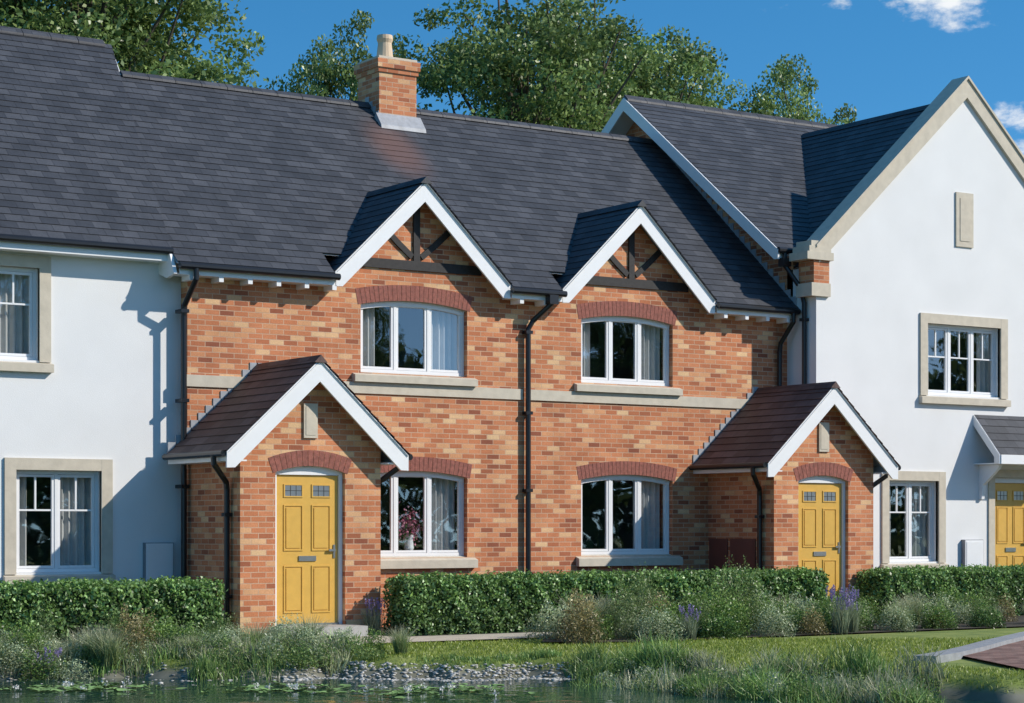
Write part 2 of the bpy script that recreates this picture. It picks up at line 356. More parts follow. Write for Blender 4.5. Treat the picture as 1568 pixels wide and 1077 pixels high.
def porch(x0,x1,right):
    xc=(x0+x1)/2; yf=-1.66; dw=.535; dcx=xc-.02
    p=MB()
    op=[(dcx-dw,dcx+dw,G0-.2,2.19),]
    wall(p,x0,x1,G0-.2,2.30,yf,yf+.22,op,BRICK)
    s_=.92; za=3.65; half=1.40
    tw=x1-x0
    zt=za-s_*(tw/2)-.08
    p.prism([(x0,yf,2.30),(x1,yf,2.30),(x1,yf,zt),(xc,yf,za-.1),(x0,yf,zt)],(0,.22,0),BRICK)
    p.box(x0,x0+.2,yf+.22,-.001,G0-.2,zt-.02,BRICK); p.box(x1-.2,x1,yf+.22,-.001 if not right else -.731,G0-.2,zt-.02,BRICK)
    arch(p,dcx-dw,dcx+dw,2.10,.09,.215,yf-.004,yf+.07,.04)
    p.box(dcx-.115,dcx+.095,yf-.03,yf+.01,2.57,3.04,STONE); p.box(dcx-.085,dcx+.065,yf-.036,yf-.029,2.61,3.0,STONE)
    if right:
        p.box(x0-.02,x0,-.52,-.06,.57,1.17,BROWNBOX); p.box(x0-.022,x0,-1.22,-.60,.57,1.17,BROWNBOX)
        p.box(x0-.026,x0-.021,-1.18,-.64,.61,1.13,BROWNBOX)
    p.obj('porch_walls',H)
    r=MB(); c_=1/math.hypot(1,s_); ss=s_*c_; ze=za-s_*half
    for sg in(-1,1):
        r.slope((xc+sg*half,yf-.26,ze),(0,1,0),-yf+.26,(-sg*c_,0,ss),half/c_,(sg*ss,0,c_),PSLATE,.17,th=.014)
    r.prism([(xc-.1,yf-.27,za-.065),(xc,yf-.27,za+.04),(xc+.1,yf-.27,za-.065)],(0,-yf+.27,0),PSLATE)
    r.obj('porch_roof',H)
    t=MB(); bargeboards(t,xc,half-.01,za-.015,s_,yf-.24,.225)
    for sg in(-1,1):
        xe=xc+sg*(half-.03); xa,xb=sorted((xe,xe-sg*.025)); t.box(xa,xb,yf-.2,-.002,ze-.13,ze+.005,WHITE)
        xw=x0 if sg<0 else x1; xa,xb=sorted((xe-sg*.026,xw)); t.box(xa,xb,yf-.2,-.002,ze-.13,ze-.11,WHITE)
        xg=xc+sg*(half+.03); t.tube([(xg,yf-.22,ze-.03),(xg,-.02,ze-.03)],.045,BLACK)
        xw2=xw+sg*.06; yy=yf+.28
        t.tube([(xg,yy-.2,ze-.05),(xg,yy-.2,ze-.16),(xw2+sg*.02,yy-.02,ze-.40),(xw2,yy,ze-.5),(xw2,yy,G0)],.04,BLACK)
        for z in(.4,1.5): t.box(min(xw2-.055,xw2+.055),max(xw2-.055,xw2+.055),yy-.055,yy+.055,z,z+.05,BLACK)
    n=12
    for sg in(-1,1):
        if right and sg>0: continue
        for i in range(n):
            f0=i/n; xx=xc+sg*half*(1-f0)*.985; zz=za-s_*abs(xx-xc)
            xa,xb=sorted((xx,xx-sg*.125)); t.box(xa,xb,-.016,-.001,zz-.05,zz+.16,LEAD)
    t.obj('porch_trim_and_gutters',H)
    d=MB(); g=MB(); yd=yf+.10
    a,b=dcx-dw,dcx+dw
    d.box(a+.003,a+.055,yd-.03,yd+.06,.02,2.185,WHITE); d.box(b-.055,b-.003,yd-.03,yd+.06,.02,2.185,WHITE); d.box(a+.055,b-.055,yd-.03,yd+.06,2.07,2.185,WHITE)
    door(d,g,a+.06,b-.06,.045,2.065,yd)
    d.box(a+.055,b-.055,yd-.035,yd+.05,.02,.044,METAL)
    d.obj('front_door',H); g.obj('door_fittings',H)
    s=MB(); s.box(a-.05,b+.05,yf-.55,yf+.3,G0-.1,.019,KERB); s.obj('doorstep',H)
porch(12.44,14.60,False)
porch(21.77,23.90,True)
# ================================================================= LEFT WHITE HOUSE
Lh=empty('white_house'); YL=.21
m=MB(); o1=(10.02,11.24,.74,2.13); o2=(9.13,10.35,3.61,4.86); more=[(4.0,5.22,.74,2.13),(4.0,5.22,3.61,4.86)]
wall(m,1,XL-.002,G0-.2,5.18,YL,YL+.3,[o1,o2]+more,RENDER)
m.box(1,1.3,YL+.3,8.3,G0-.2,5.18,RENDER); m.box(1,13,8.3,8.5,G0-.2,5.18,RENDER)
m.prism([(1.0,YL,5.18),(1.0,8.5,5.18),(1.0,4.24,8.8)],(.25,0,0),RENDER)
m.obj('walls',Lh)
s=MB(); f=MB(); g=MB()
def surround(s,o,y,t=.16):
    x0,x1,z0,z1=o
    s.box(x0-t,x0,y-.035,y+.05,z0-.02,z1+t,STONE); s.box(x1,x1+t,y-.035,y+.05,z0-.02,z1+t,STONE); s.box(x0,x1,y-.033,y+.05,z1,z1+t,STONE)
    s.prism([(x0-t-.02,y-.09,z0-.16),(x0-t-.02,y-.09,z0-.05),(x0-t-.02,y+.12,z0+.0),(x0-t-.02,y+.12,z0-.16)],(x1-x0+2*t+.04,0,0),STONE)
for o in[o1,o2]+more:
    surround(s,o,YL); window(f,g,o[0]+.003,o[1]-.003,o[2]+.003,o[3]-.003,YL+.09,2,hbars=(.62,),vbars=1,cl=.2,crr=.4)
s.obj('stone_surrounds',Lh); f.obj('window_frames',Lh); g.obj('window_glass_and_curtains',Lh)
r=MB(); LL=(4.24+.1)/ca; zl=5.235
r.slope((0,-.1,zl),(1,0,0),12.15,(0,ca,sa),LL,(0,-sa,ca),SLATE,W0=.8,W1=13.08,back=False)
zr=zl+4.34*SL
r.face([(.8,4.24,zr),(13.08,4.24,zr),(12.4,8.6,5.25),(.8,8.6,5.25)],SLATE)
x=.8
while x<12.7: r.prism([(x,4.13,zr-.07),(x,4.14,zr-.03),(x,4.24,zr+.06),(x,4.34,zr-.03),(x,4.35,zr-.07)],(.44,0,0),SLATE); x+=.45
r.prism([(13.06,4.26,zr-.02),(12.93,3.55,zr-.62),(12.93,3.55,zr-.7),(13.06,4.26,zr-.7)],(.03,0,0),RENDER)
r.box(.8,12.1,-.08,-.055,5.05,5.22,WHITE); r.box(.8,12.1,-.055,YL,5.05,5.07,WHITE)
r.prism([(12.1,-.12,5.22),(12.1,-.3,4.86),(12.1,-.05,4.82),(12.1,YL,4.9),(12.1,YL,5.22)],(.05,0,0),WHITE)
r.tube([(.8,-.135,5.19),(12.15,-.135,5.19)],.05,BLACK)
r.box(11.87,12.28,YL-.09,YL,.56,1.13,WHITE); r.box(11.86,12.29,YL-.085,YL-.001,.55,1.14,GREY); r.box(11.89,12.26,YL-.097,YL-.0905,.58,1.11,WHITE)
r.obj('roof_and_trim',Lh)
# ================================================================= RIGHT WHITE HOUSE
Rh=empty('white_house'); YR=-.73
m=MB(); o1=(25.12,26.30,.76,2.16); o2=(26.03,27.83,3.66,4.89); od=(27.68,28.72,G0-.2,2.24)
X0,X1=23.49,30.43
wall(m,X0,X1,G0-.2,5.95,YR,YR+.3,[o1,o2,od],RENDER)
m.box(X0,X0+.3,YR+.3,-.001,G0-.2,5.7,RENDER)
m.box(X0,X0+.3,0.301,.6,G0,4.9,RENDER)
vt=(26.72,27.14,6.27,7.22)
m.prism([(X0,YR,5.95),(X1,YR,5.95),(26.96,YR,9.12)],(0,.3,0),RENDER)
m.prism([(X0,-.15,4.85),(X0,-.15,6.0),(X0,4.05,9.13),(X0,8.25,6.0),(X0,8.25,4.85)],(.25,0,0),BRICK)
m.box(X1-.3,X1,YR+.3,8.25,G0,6.0,RENDER); m.box(X0,X1,8.05,8.25,G0,6.0,RENDER)
m.obj('walls',Rh)
s=MB(); f=MB(); g=MB()
surround(s,o1,YR); surround(s,o2,YR,.17)
window(f,g,o1[0]+.003,o1[1]-.003,o1[2]+.003,o1[3]-.003,YR+.09,2,hbars=(.62,),vbars=1)
window(f,g,o2[0]+.003,o2[1]-.003,o2[2]+.003,o2[3]-.003,YR+.09,3,hbars=(.55,),vbars=1,cl=.18,crr=.18)
s.box(vt[0],vt[1],YR-.03,YR+.02,vt[2],vt[3],STONE); s.box(vt[0]+.09,vt[1]-.09,YR-.04,YR-.029,vt[2]+.1,vt[3]-.1,STONE)
for sg in(-1,1):
    hx=3.5; z0=9.22; 
    s.prism([(26.96,YR-.06,z0),(26.96+sg*hx,YR-.06,z0-.912*hx),(26.96+sg*(hx-.05),YR-.06,z0-.912*hx-.27),(26.96,YR-.06,z0-.33)],(0,.34,0),STONE)
    s.prism([(26.96,YR-.09,z0+.05),(26.96+sg*(hx+.03),YR-.09,z0+.05-.912*(hx+.03)),(26.96+sg*(hx+.03),YR-.09,z0-.001-.912*(hx+.03)),(26.96,YR-.09,z0+.001)],(0,.4,0),STONE)
s.box(23.22,23.80,YR-.09,-.36,5.80,5.93,STONE); s.box(23.28,23.76,YR-.07,-.38,5.93,6.03,STONE); s.box(23.34,23.72,YR-.05,-.4,6.03,6.12,STONE)
s.box(23.40,23.74,YR-.045,-.4,5.42,5.80,BRICK)
s.box(23.34,23.76,YR-.06,-.39,5.20,5.42,STONE)
s.box(od[0]-.15,od[0],YR-.03,YR+.05,G0,od[3]+.14,STONE); s.box(od[0],od[1],YR-.028,YR+.05,od[3],od[3]+.14,STONE); s.box(od[1],od[1]+.15,YR-.03,YR+.05,G0,od[3]+.14,STONE)
s.obj('stone_trim',Rh); f.obj('window_frames',Rh); g.obj('window_glass_and_curtains',Rh)
d=MB(); gb=MB(); d.box(od[0]+.002,od[0]+.05,YR+.07,YR+.14,0,2.238,WHITE); d.box(od[1]-.05,od[1]-.002,YR+.07,YR+.14,0,2.238,WHITE); d.box(od[0]+.05,od[1]-.05,YR+.07,YR+.14,2.15,2.238,WHITE)
door(d,gb,od[0]+.055,od[1]-.055,.03,2.145,YR+.1); d.box(od[0]-.1,od[1]+.1,YR-.4,YR+.2,G0-.1,.02,KERB)
d.obj('front_door',Rh); gb.obj('door_fittings',Rh)
r=MB()
ws=.757; wc=1/math.hypot(1,ws); wsn=ws*wc
r.slope((0,-.22,6.04),(1,0,0),X1+.3,(0,wc,wsn),4.27/wc,(0,-wsn,wc),SLATE,W0=23.08)
r.slope((0,8.32,6.04),(1,0,0),X1+.3,(0,-wc,wsn),4.27/wc,(0,wsn,wc),SLATE,W0=23.08)
x=23.08
while x<30.4: r.prism([(x,3.94,9.2),(x,3.95,9.24),(x,4.05,9.33),(x,4.15,9.24),(x,4.16,9.2)],(.44,0,0),SLATE); x+=.45
gs=.91; gc=1/math.hypot(1,gs); gsn=gs*gc
for sg in(-1,1):
    hf=3.45; r.slope((26.96+sg*hf,YR+.26,8.88-gs*hf),(0,1,0),4.3,(-sg*gc,0,gsn),hf/gc,(sg*gsn,0,gc),SLATE)
r.prism([(26.86,YR+.26,8.82),(26.96,YR+.26,8.93),(27.06,YR+.26,8.82)],(0,4.0,0),SLATE)
r.slope((27.18,YR-.62,2.62),(1,0,0),2.1,(0,.62,.72),.95,(0,-.72,.62),SLATE)
r.prism([(27.16,YR-.62,2.46),(27.16,YR-.62,2.62),(27.16,YR,3.34),(27.16,YR,3.16),(27.16,YR-.5,2.58),(27.16,YR-.5,2.46)],(.035,0,0),WHITE)
r.box(27.19,29.28,YR-.64,YR-.61,2.46,2.62,WHITE); r.box(27.19,29.28,YR-.61,YR,2.46,2.48,WHITE)
r.prism([(27.3,YR,1.85),(27.3,YR-.07,1.85),(27.3,YR-.1,2.1),(27.3,YR-.45,2.38),(27.3,YR-.5,2.455),(27.3,YR,2.455)],(.07,0,0),WHITE)
r.obj('roof',Rh)
t=MB()
bx=23.05
for sg in(-1,1):
    t.prism([(bx,4.05,9.27),(bx,4.05+sg*4.32,9.27-ws*4.32),(bx,4.05+sg*4.32,9.27-ws*4.32-.16),(bx,4.05+sg*4.22,9.27-ws*4.22-.23),(bx,4.05,9.03)],(.035,0,0),WHITE)
    t.prism([(bx+.036,4.05,9.12),(bx+.036,4.05+sg*4.2,9.12-ws*4.2),(bx+.036,4.05+sg*4.2,9.10-ws*4.2),(bx+.036,4.05,9.10)],(X0-bx-.036,0,0),WHITE)
t.box(23.1,23.3,-.22,-.19,5.86,6.03,WHITE)
t.tube([(23.06,-.27,5.99),(23.45,-.27,5.99)],.055,BLACK)
for i in range(26):
    yy=-.25+i*.15; zz=5.291+.87*yy
    t.box(X0-.014,X0-.001,yy,yy+.155,zz-.05,zz+.17,LEAD)
t.tube([(23.2,-.27,5.95),(23.2,-.27,5.75),(23.40,-.45,5.35),(23.43,-.5,5.1),(23.43,-.5,3.1)],.04,BLACK)
t.tube([(23.34,-.335,4.95),(23.34,-.335,4.8),(23.26,-.1,4.45),(23.26,-.075,4.3),(23.26,-.075,3.0)],.04,BLACK)
t.box(23.12,23.28,-.35,-.2,5.72,5.86,BLACK)
for z in(3.6,4.8): t.box(23.37,23.489,-.555,-.445,z,z+.05,BLACK)
t.box(26.88,27.32,YR-.09,YR,.56,1.13,WHITE); t.box(26.87,27.33,YR-.085,YR-.001,.55,1.14,GREY); t.box(26.91,27.29,YR-.097,YR-.0905,.59,1.10,WHITE)
t.obj('bargeboards_and_pipes',Rh)

# ================================================================= TERRAIN
Fv=np.array([.5534,.8329]); Rv=np.array([.8329,-.5534]); Cc=np.array([0,-26.94])
def tq(x,y): return (x-Cc[0])*Fv[0]+(y-Cc[1])*Fv[1],(x-Cc[0])*Rv[0]+(y-Cc[1])*Rv[1]
def ss(e0,e1,v): 
    k=np.clip((v-e0)/(e1-e0),0,1); return k*k*(3-2*k)
def bank(q): return 24.4-2.3*ss(.7,3.2,q)-1.3*ss(3.2,6,q)+.14*np.sin(q*2.3)+.08*np.sin(q*5.9+1)+.05*np.sin(q*11.3)
def height(x,y):
    t,q=tq(x,y); ins=ss(0,1.5,bank(q)-t)*ss(2,5,t)*(1-ss(9,13,np.abs(q)))
    return G0+.02*np.sin(x*1.3)*np.sin(y*1.7)*(np.abs(y+6)<5)*(x<16.5)-.75*ins
xs=np.concatenate([np.linspace(-250,-2,25),np.linspace(-1,4,10),np.linspace(4.1,26,200),np.linspace(27,60,12),np.linspace(70,450,20)])
ys=np.concatenate([np.linspace(-200,-28,18),np.linspace(-27,-14.5,25),np.linspace(-14.4,-2.2,124),np.linspace(-2,10,8),np.linspace(20,600,25)])
X,Y=np.meshgrid(xs,ys); Z=height(X,Y)
v=np.stack([X.ravel(),Y.ravel(),Z.ravel()],1); nx=len(xs); ny=len(ys)
idx=np.arange(nx*ny).reshape(ny,nx); q=np.stack([idx[:-1,:-1].ravel(),idx[:-1,1:].ravel(),idx[1:,1:].ravel(),idx[1:,:-1].ravel()],1)
me=bpy.data.meshes.new('ground'); me.from_pydata(v.tolist(),[],q.tolist()); me.polygons.foreach_set('use_smooth',[True]*len(me.polygons))
g=bpy.data.objects.new('ground',me); COL.objects.link(g)
m_,nt,b=newmat('ground_grass'); L=nt.links
geo=N(nt,'ShaderNodeNewGeometry'); sx=N(nt,'ShaderNodeSeparateXYZ'); L.new(geo.outputs['Position'],sx.inputs[0])
no=N(nt,'ShaderNodeTexNoise'); no.inputs['Scale'].default_value=2.5; no.inputs['Detail'].default_value=9; L.new(geo.outputs['Position'],no.inputs['Vector'])
r1=ramp(nt,[(.3,(.10,.15,.025)),(.5,(.18,.23,.04)),(.7,(.26,.29,.07))]); L.new(no.outputs['Fac'],r1.inputs[0])
r2=ramp(nt,[(.3,(.09,.09,.055)),(.7,(.22,.21,.16))]); L.new(no.outputs['Fac'],r2.inputs[0])
mr=N(nt,'ShaderNodeMapRange'); mr.inputs['From Min'].default_value=-.2; mr.inputs['From Max'].default_value=-.3; L.new(sx.outputs['Z'],mr.inputs[0])
mx=N(nt,'ShaderNodeMix',data_type='RGBA'); L.new(mr.outputs[0],mx.inputs['Factor']); L.new(r1.outputs[0],mx.inputs['A']); L.new(r2.outputs[0],mx.inputs['B']); L.new(mx.outputs['Result'],b.inputs['Base Color']); b.inputs['Roughness'].default_value=.95
me.materials.append(m_)
# pond
def tqp(t,q): p=Cc+Fv*t+Rv*q; return float(p[0]),float(p[1])
pm,nt,b=newmat('pond_water'); L=nt.links
b.inputs['Base Color'].default_value=(.012,.045,.035,1); b.inputs['Roughness'].default_value=.02; b.inputs['IOR'].default_value=1.33; b.inputs['Specular IOR Level'].default_value=.6
geo=N(nt,'ShaderNodeNewGeometry'); n1=N(nt,'ShaderNodeTexNoise'); n1.inputs['Scale'].default_value=3.0; n1.inputs['Detail'].default_value=3; n1.inputs['Roughness'].default_value=.5; L.new(geo.outputs['Position'],n1.inputs['Vector'])
bp=N(nt,'ShaderNodeBump'); bp.inputs['Strength'].default_value=.5; bp.inputs['Distance'].default_value=.022; L.new(n1.outputs[0],bp.inputs['Height']); L.new(bp.outputs[0],b.inputs['Normal'])
me=bpy.data.meshes.new('pond_water'); me.from_pydata([(*tqp(2,-14),-.37),(*tqp(2,14),-.37),(*tqp(26,14),-.37),(*tqp(26,-14),-.37)],[],[(0,1,2,3)]); me.materials.append(pm)
COL.objects.link(bpy.data.objects.new('pond_water',me))
# sheets
def sheet(name,pts,z,mat):
    mb=MB(); mb.face([(x,y,z) for x,y in pts],mat); return mb.obj(name)
sheet('garden_path',[(11.9,-3.75),(15.7,-3.75),(17,-3.5),(17,-2.6),(14.3,-2.6),(14.3,-2.0),(12.7,-2.0),(12.7,-2.6),(11.9,-2.6)],G0+.028,PATHM)
sheet('flower_bed',[(14.2,-2.59),(14.2,-.0),(30,-.0),(30,-4.9),(16.4,-5.2),(15.3,-4.6),(16.2,-3.4),(17.1,-3.2),(17.1,-2.59)],G0+.022,SOIL)
sheet('flower_bed',[(0,-3.2),(0,.2),(12.5,.2),(12.5,-1.6),(11.85,-1.8),(11.85,-3.2)],G0+.022,SOIL)
# kerb: smooth ribbon
kc=[(30,-2.7),(24,-5.8),(21.4,-7.3),(19.6,-8.4),(18.3,-9.25),(17.3,-9.85),(16.6,-10.2)]
mb=MB(); hw=.13
def offp(i,s):
    a=np.array(kc[max(i-1,0)]); b_=np.array(kc[min(i+1,len(kc)-1)]); d=(b_-a)/np.linalg.norm(b_-a); nn=np.array([-d[1],d[0]]); return np.array(kc[i])+nn*s
for i in range(len(kc)-1):
    a0,a1,b0,b1=offp(i,-hw),offp(i,hw),offp(i+1,-hw),offp(i+1,hw); zt=G0+.085
    mb.face([(*a0,zt),(*b0,zt),(*b1,zt),(*a1,zt)],KERBG)
    mb.face([(*a0,G0-.1),(*b0,G0-.1),(*b0,zt),(*a0,zt)],KERBG); mb.face([(*a1,G0-.1),(*b1,G0-.1),(*b1,zt),(*a1,zt)],KERBG)
e0,e1=offp(len(kc)-1,-hw),offp(len(kc)-1,hw); mb.face([(*e0,G0-.1),(*e1,G0-.1),(*e1,G0+.085),(*e0,G0+.085)],KERBG)
mb.obj('kerb')
mb=MB(); mb.face([(x,y,G0+.034) for x,y in [(17.6,-9.75),(18.3,-9.3),(19.6,-8.45),(21.4,-7.35),(24,-5.85),(30,-2.75),(34,-4),(34,-20),(16.4,-20),(16.2,-14),(16.4,-11.9)]],ROADM); mb.obj('road')

# ================================================================= VEGETATION
def colattr(me,cols):
    ca_=me.color_attributes.new('Col','FLOAT_COLOR','POINT'); a=np.ones((len(cols),4),np.float32); a[:,:3]=cols; ca_.data.foreach_set('color',a.ravel())
def npmesh(name,V,Fc,k,cols,mat):
    me=bpy.data.meshes.new(name); me.vertices.add(len(V)); me.vertices.foreach_set('co',V.astype(np.float32).ravel())
    n=len(Fc); me.loops.add(n*k); me.loops.foreach_set('vertex_index',Fc.astype(np.int32).ravel())
    me.polygons.add(n); me.polygons.foreach_set('loop_start',np.arange(n,dtype=np.int32)*k); me.polygons.foreach_set('loop_total',np.full(n,k,np.int32))
    me.update(calc_edges=True); colattr(me,cols); me.materials.append(mat); return me
def unit(a): return a/np.maximum(np.linalg.norm(a,axis=1,keepdims=True),1e-9)
def leaves(name,C,size,cols,asp=.55,bias=None,mat=None):
    n=len(C); nr=unit(rng.normal(size=(n,3))+(0 if bias is None else bias)); t=unit(np.cross(nr,rng.normal(size=(n,3)))); w=np.cross(nr,t)
    s=np.asarray(size).reshape(-1,1)*np.ones((n,1)); a=C+t*s*.5; c=C-t*s*.5; b=C+w*s*.5*asp+nr*s*.1; d=C-w*s*.5*asp+nr*s*.1
    V=np.stack([a,b,c,d],1).reshape(-1,3); Fc=np.arange(4*n).reshape(-1,4); return npmesh(name,V,Fc,4,np.repeat(cols,4,0),mat or LEAF)
def blades(name,B,h,w,lean,cols,mat=None,tipcol=None):
    n=len(B); ang=rng.uniform(0,2*np.pi,n); d=np.stack([np.cos(ang),np.sin(ang),np.zeros(n)],1); la=rng.uniform(0,2*np.pi,n); ld=np.stack([np.cos(la),np.sin(la),np.zeros(n)],1)
    h=np.asarray(h).reshape(-1,1); w=np.asarray(w).reshape(-1,1)*np.ones((n,1)); lean=np.asarray(lean).reshape(-1,1)*np.ones((n,1)); up=np.array([[0,0,1.]])
    m1=B+up*h*.55+ld*h*lean*.35; tp=B+up*h*(1-.3*lean)+ld*h*lean
    V=np.stack([B-d*w/2,B+d*w/2,m1+d*w*.4,m1-d*w*.4,tp+d*w*.08,tp-d*w*.08],1).reshape(-1,3)
    o=np.arange(n)[:,None]*6; Fc=np.concatenate([o+np.array([[0,1,2,3]]),o+np.array([[3,2,4,5]])],0)
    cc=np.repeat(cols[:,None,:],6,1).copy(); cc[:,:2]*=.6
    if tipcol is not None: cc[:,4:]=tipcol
    return npmesh(name,V,Fc,4,cc.reshape(-1,3),mat or LEAF)
def addobj(name,me,loc=(0,0,0),rz=0,sc_=(1,1,1),parent=None):
    o=bpy.data.objects.new(name,me); o.location=loc; o.rotation_euler=(0,0,rz); o.scale=sc_; COL.objects.link(o)
    if parent: o.parent=parent
    return o
def greens(n,dark,light,sd=.25):
    k=rng.random((n,1)); c=np.array(dark)*(1-k)+np.array(light)*k; return np.clip(c*(1+sd*rng.normal(size=(n,1))*.6),.004,.9)

# hedges
def hedge(x0,x1,y0,y1,zt,n):
    w,d,h=x1-x0,y1-y0,zt-G0
    A=[w*h,w*d,d*h*2]; k=rng.choice(3,n,p=np.array(A)/sum(A))
    P=np.stack([rng.uniform(x0,x1,n),rng.uniform(y0,y1,n),rng.uniform(G0,zt,n)],1)
    P[k==0,1]=y0; P[k==1,2]=zt; e=k==2; P[e,0]=np.where(rng.random(e.sum())<.5,x0,x1)
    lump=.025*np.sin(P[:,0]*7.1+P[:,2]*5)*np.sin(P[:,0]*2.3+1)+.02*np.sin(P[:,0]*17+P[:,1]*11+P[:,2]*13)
    nn=np.zeros((n,3)); nn[k==0,1]=-1; nn[k==1,2]=1; nn[e,0]=np.sign(P[e,0]-(x0+x1)/2)
    P+=nn*(lump+rng.normal(0,.03,n))[:,None]
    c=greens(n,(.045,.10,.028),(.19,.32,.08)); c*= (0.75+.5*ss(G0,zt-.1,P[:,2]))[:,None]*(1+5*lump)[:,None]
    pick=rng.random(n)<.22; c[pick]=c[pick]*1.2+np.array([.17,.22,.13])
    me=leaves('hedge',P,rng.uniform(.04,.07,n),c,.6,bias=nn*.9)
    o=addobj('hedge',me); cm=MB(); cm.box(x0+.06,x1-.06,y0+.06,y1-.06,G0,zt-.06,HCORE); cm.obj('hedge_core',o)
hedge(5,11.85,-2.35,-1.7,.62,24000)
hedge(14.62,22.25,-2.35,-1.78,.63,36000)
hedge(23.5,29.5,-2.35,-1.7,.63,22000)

# trees
def treemesh(seed,R=(3.0,3.0,3.9),zc=10.2,ncl=120,per=400,leaf=.13):
    r=np.random.default_rng(seed); mb=MB()
    def limb(p,q,r0,r1,b=.25):
        p=np.array(p,float);q=np.array(q,float); pts=[];rr=[]
        off=r.normal(0,b,3)
        for i in range(6):
            k=i/5; pts.append(tuple(p+(q-p)*k+off*math.sin(k*math.pi))); rr.append(r0+(r1-r0)*k)
        mb.tube(pts,rr,BARK,7)
    limb((0,0,-.3),(0.1,0,zc+R[2]*.35),.27,.05)
    u=unit(r.normal(size=(ncl,3))); rad=r.uniform(.25,1,(ncl,1))**.6
    lob=1+.13*np.sin(u[:,:1]*4+seed)+.12*np.cos(u[:,1:2]*5+u[:,2:]*3+seed*2)
    C=u*rad*lob*np.array(R)+np.array([0,0,zc]); C[:,2]=np.where(C[:,2]<zc-R[2]*.75,zc-R[2]*.5,C[:,2])
    for i in range(0,ncl,3):
        z0=max(2.5,min(C[i,2]-1.2,zc+R[2]*.3)*r.uniform(.6,.95)); limb((0.05,0,z0),C[i],.07,.02,.2)
    Ps=[];cs=[]
    for i in range(ncl):
        cr=r.uniform(.4,.95); n=int(per*cr); d=unit(r.normal(size=(n,3))); k=r.random((n,1))**.45
        P=C[i]+d*k*cr*np.array([1,1,.65]); Ps.append(P)
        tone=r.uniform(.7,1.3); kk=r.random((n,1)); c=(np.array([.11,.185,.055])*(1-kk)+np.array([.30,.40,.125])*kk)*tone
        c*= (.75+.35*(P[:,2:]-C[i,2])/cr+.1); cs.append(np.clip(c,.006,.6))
    P=np.concatenate(Ps);c=np.concatenate(cs)
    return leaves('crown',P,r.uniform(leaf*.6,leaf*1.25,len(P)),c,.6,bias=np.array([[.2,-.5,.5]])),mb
protos=[]
for sd,kw in((1,dict(ncl=140)),(2,dict(R=(3.1,3.1,3.5),zc=10.6,ncl=150)),(3,dict(ncl=110,R=(2.7,2.7,3.7)))):
    protos.append(treemesh(sd,**kw))
bark=[]
for i,(lm,mb) in enumerate(protos):
    o=mb.obj('trunk_and_limbs'); bark.append(o.data); bpy.data.objects.remove(o)
def tree(x,y,p,s,rz,name='deciduous_tree',z=G0,w=1):
    o=addobj(name,bark[p],(x,y,z),rz,(s*w,s*w,s)); addobj('leaf_crown',protos[p][0],parent=o)
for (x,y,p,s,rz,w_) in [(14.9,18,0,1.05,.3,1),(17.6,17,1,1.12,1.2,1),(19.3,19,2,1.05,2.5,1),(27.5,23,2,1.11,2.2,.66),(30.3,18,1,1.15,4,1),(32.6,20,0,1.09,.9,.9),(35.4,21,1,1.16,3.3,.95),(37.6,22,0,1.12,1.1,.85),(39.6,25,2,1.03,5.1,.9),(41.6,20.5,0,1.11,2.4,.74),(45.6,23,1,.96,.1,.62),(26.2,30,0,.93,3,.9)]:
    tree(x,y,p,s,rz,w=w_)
# woodland on the far side of the pond (behind the viewer, seen in the window reflections)
n=42000; X_=rng.uniform(5,125,n); top=8.5+1.8*np.sin(X_*.33)+1.4*np.sin(X_*.81+1)+.8*np.sin(X_*2.1)
hz=rng.random(n)**.8; P=np.column_stack([X_,-52+rng.normal(0,1.6,n)*(1.2-hz*.6)+2*np.sin(X_*.5),G0+hz*top]); P[:,1]+=-1.2*np.abs(np.sin(P[:,2]*1.1+X_*.7))
c=greens(n,(.05,.085,.03),(.22,.30,.10)); addobj('woodland',leaves('woodland',P,rng.uniform(.35,.8,n),c,.7))
for i in range(6): tree(28+i*13+random.uniform(-2,2),-49+random.uniform(-2,2),i%3,random.uniform(.85,1.05),i*1.3)

# grass blades
n=110000
t_=rng.uniform(19,28.2,n); q_=rng.uniform(-7,8,n); P=Cc+t_[:,None]*Fv+q_[:,None]*Rv
ok=(P[:,1]<-2.45)&(t_>bank(q_)-.4)&~((P[:,1]>-3.78)&(P[:,0]>11.8)&(P[:,0]<17.2))&~((P[:,1]>-4.8)&(P[:,0]>16.3))
def side(P):
    kx=np.interp(P[:,0],[16.4,17.3,18.3,19.6,21.4,24,30],[-10.1,-9.65,-9.05,-8.2,-7.1,-5.6,-2.5]); return (P[:,0]>16.45)&(P[:,1]<kx)&(P[:,1]>-12.2)
ok&=~side(P); P=P[ok]; n=len(P)
B=np.column_stack([P,height(P[:,0],P[:,1])-.005]); c=greens(n,(.17,.25,.035),(.42,.48,.09))
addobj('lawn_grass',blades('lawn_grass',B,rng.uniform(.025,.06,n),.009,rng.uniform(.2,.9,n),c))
def reedmass(name,clumps,col0,col1,tip=None):
    Bs=[];hs=[];cs=[]
    for (x,y,r,h,n) in clumps:
        a=rng.uniform(0,2*np.pi,n); rr=r*np.sqrt(rng.random(n)); X_=x+np.cos(a)*rr; Y_=y+np.sin(a)*rr
        Bs.append(np.column_stack([X_,Y_,np.maximum(height(X_,Y_),-.5)-.01])); hs.append(h*rng.uniform(.45,1.1,n)*(1-.35*rr/r)); cs.append(greens(n,col0,col1)*rng.uniform(.7,1.35))
    B=np.concatenate(Bs);h=np.concatenate(hs);n=len(B)
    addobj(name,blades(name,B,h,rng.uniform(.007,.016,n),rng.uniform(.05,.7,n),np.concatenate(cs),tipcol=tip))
cl=[];cl2=[]
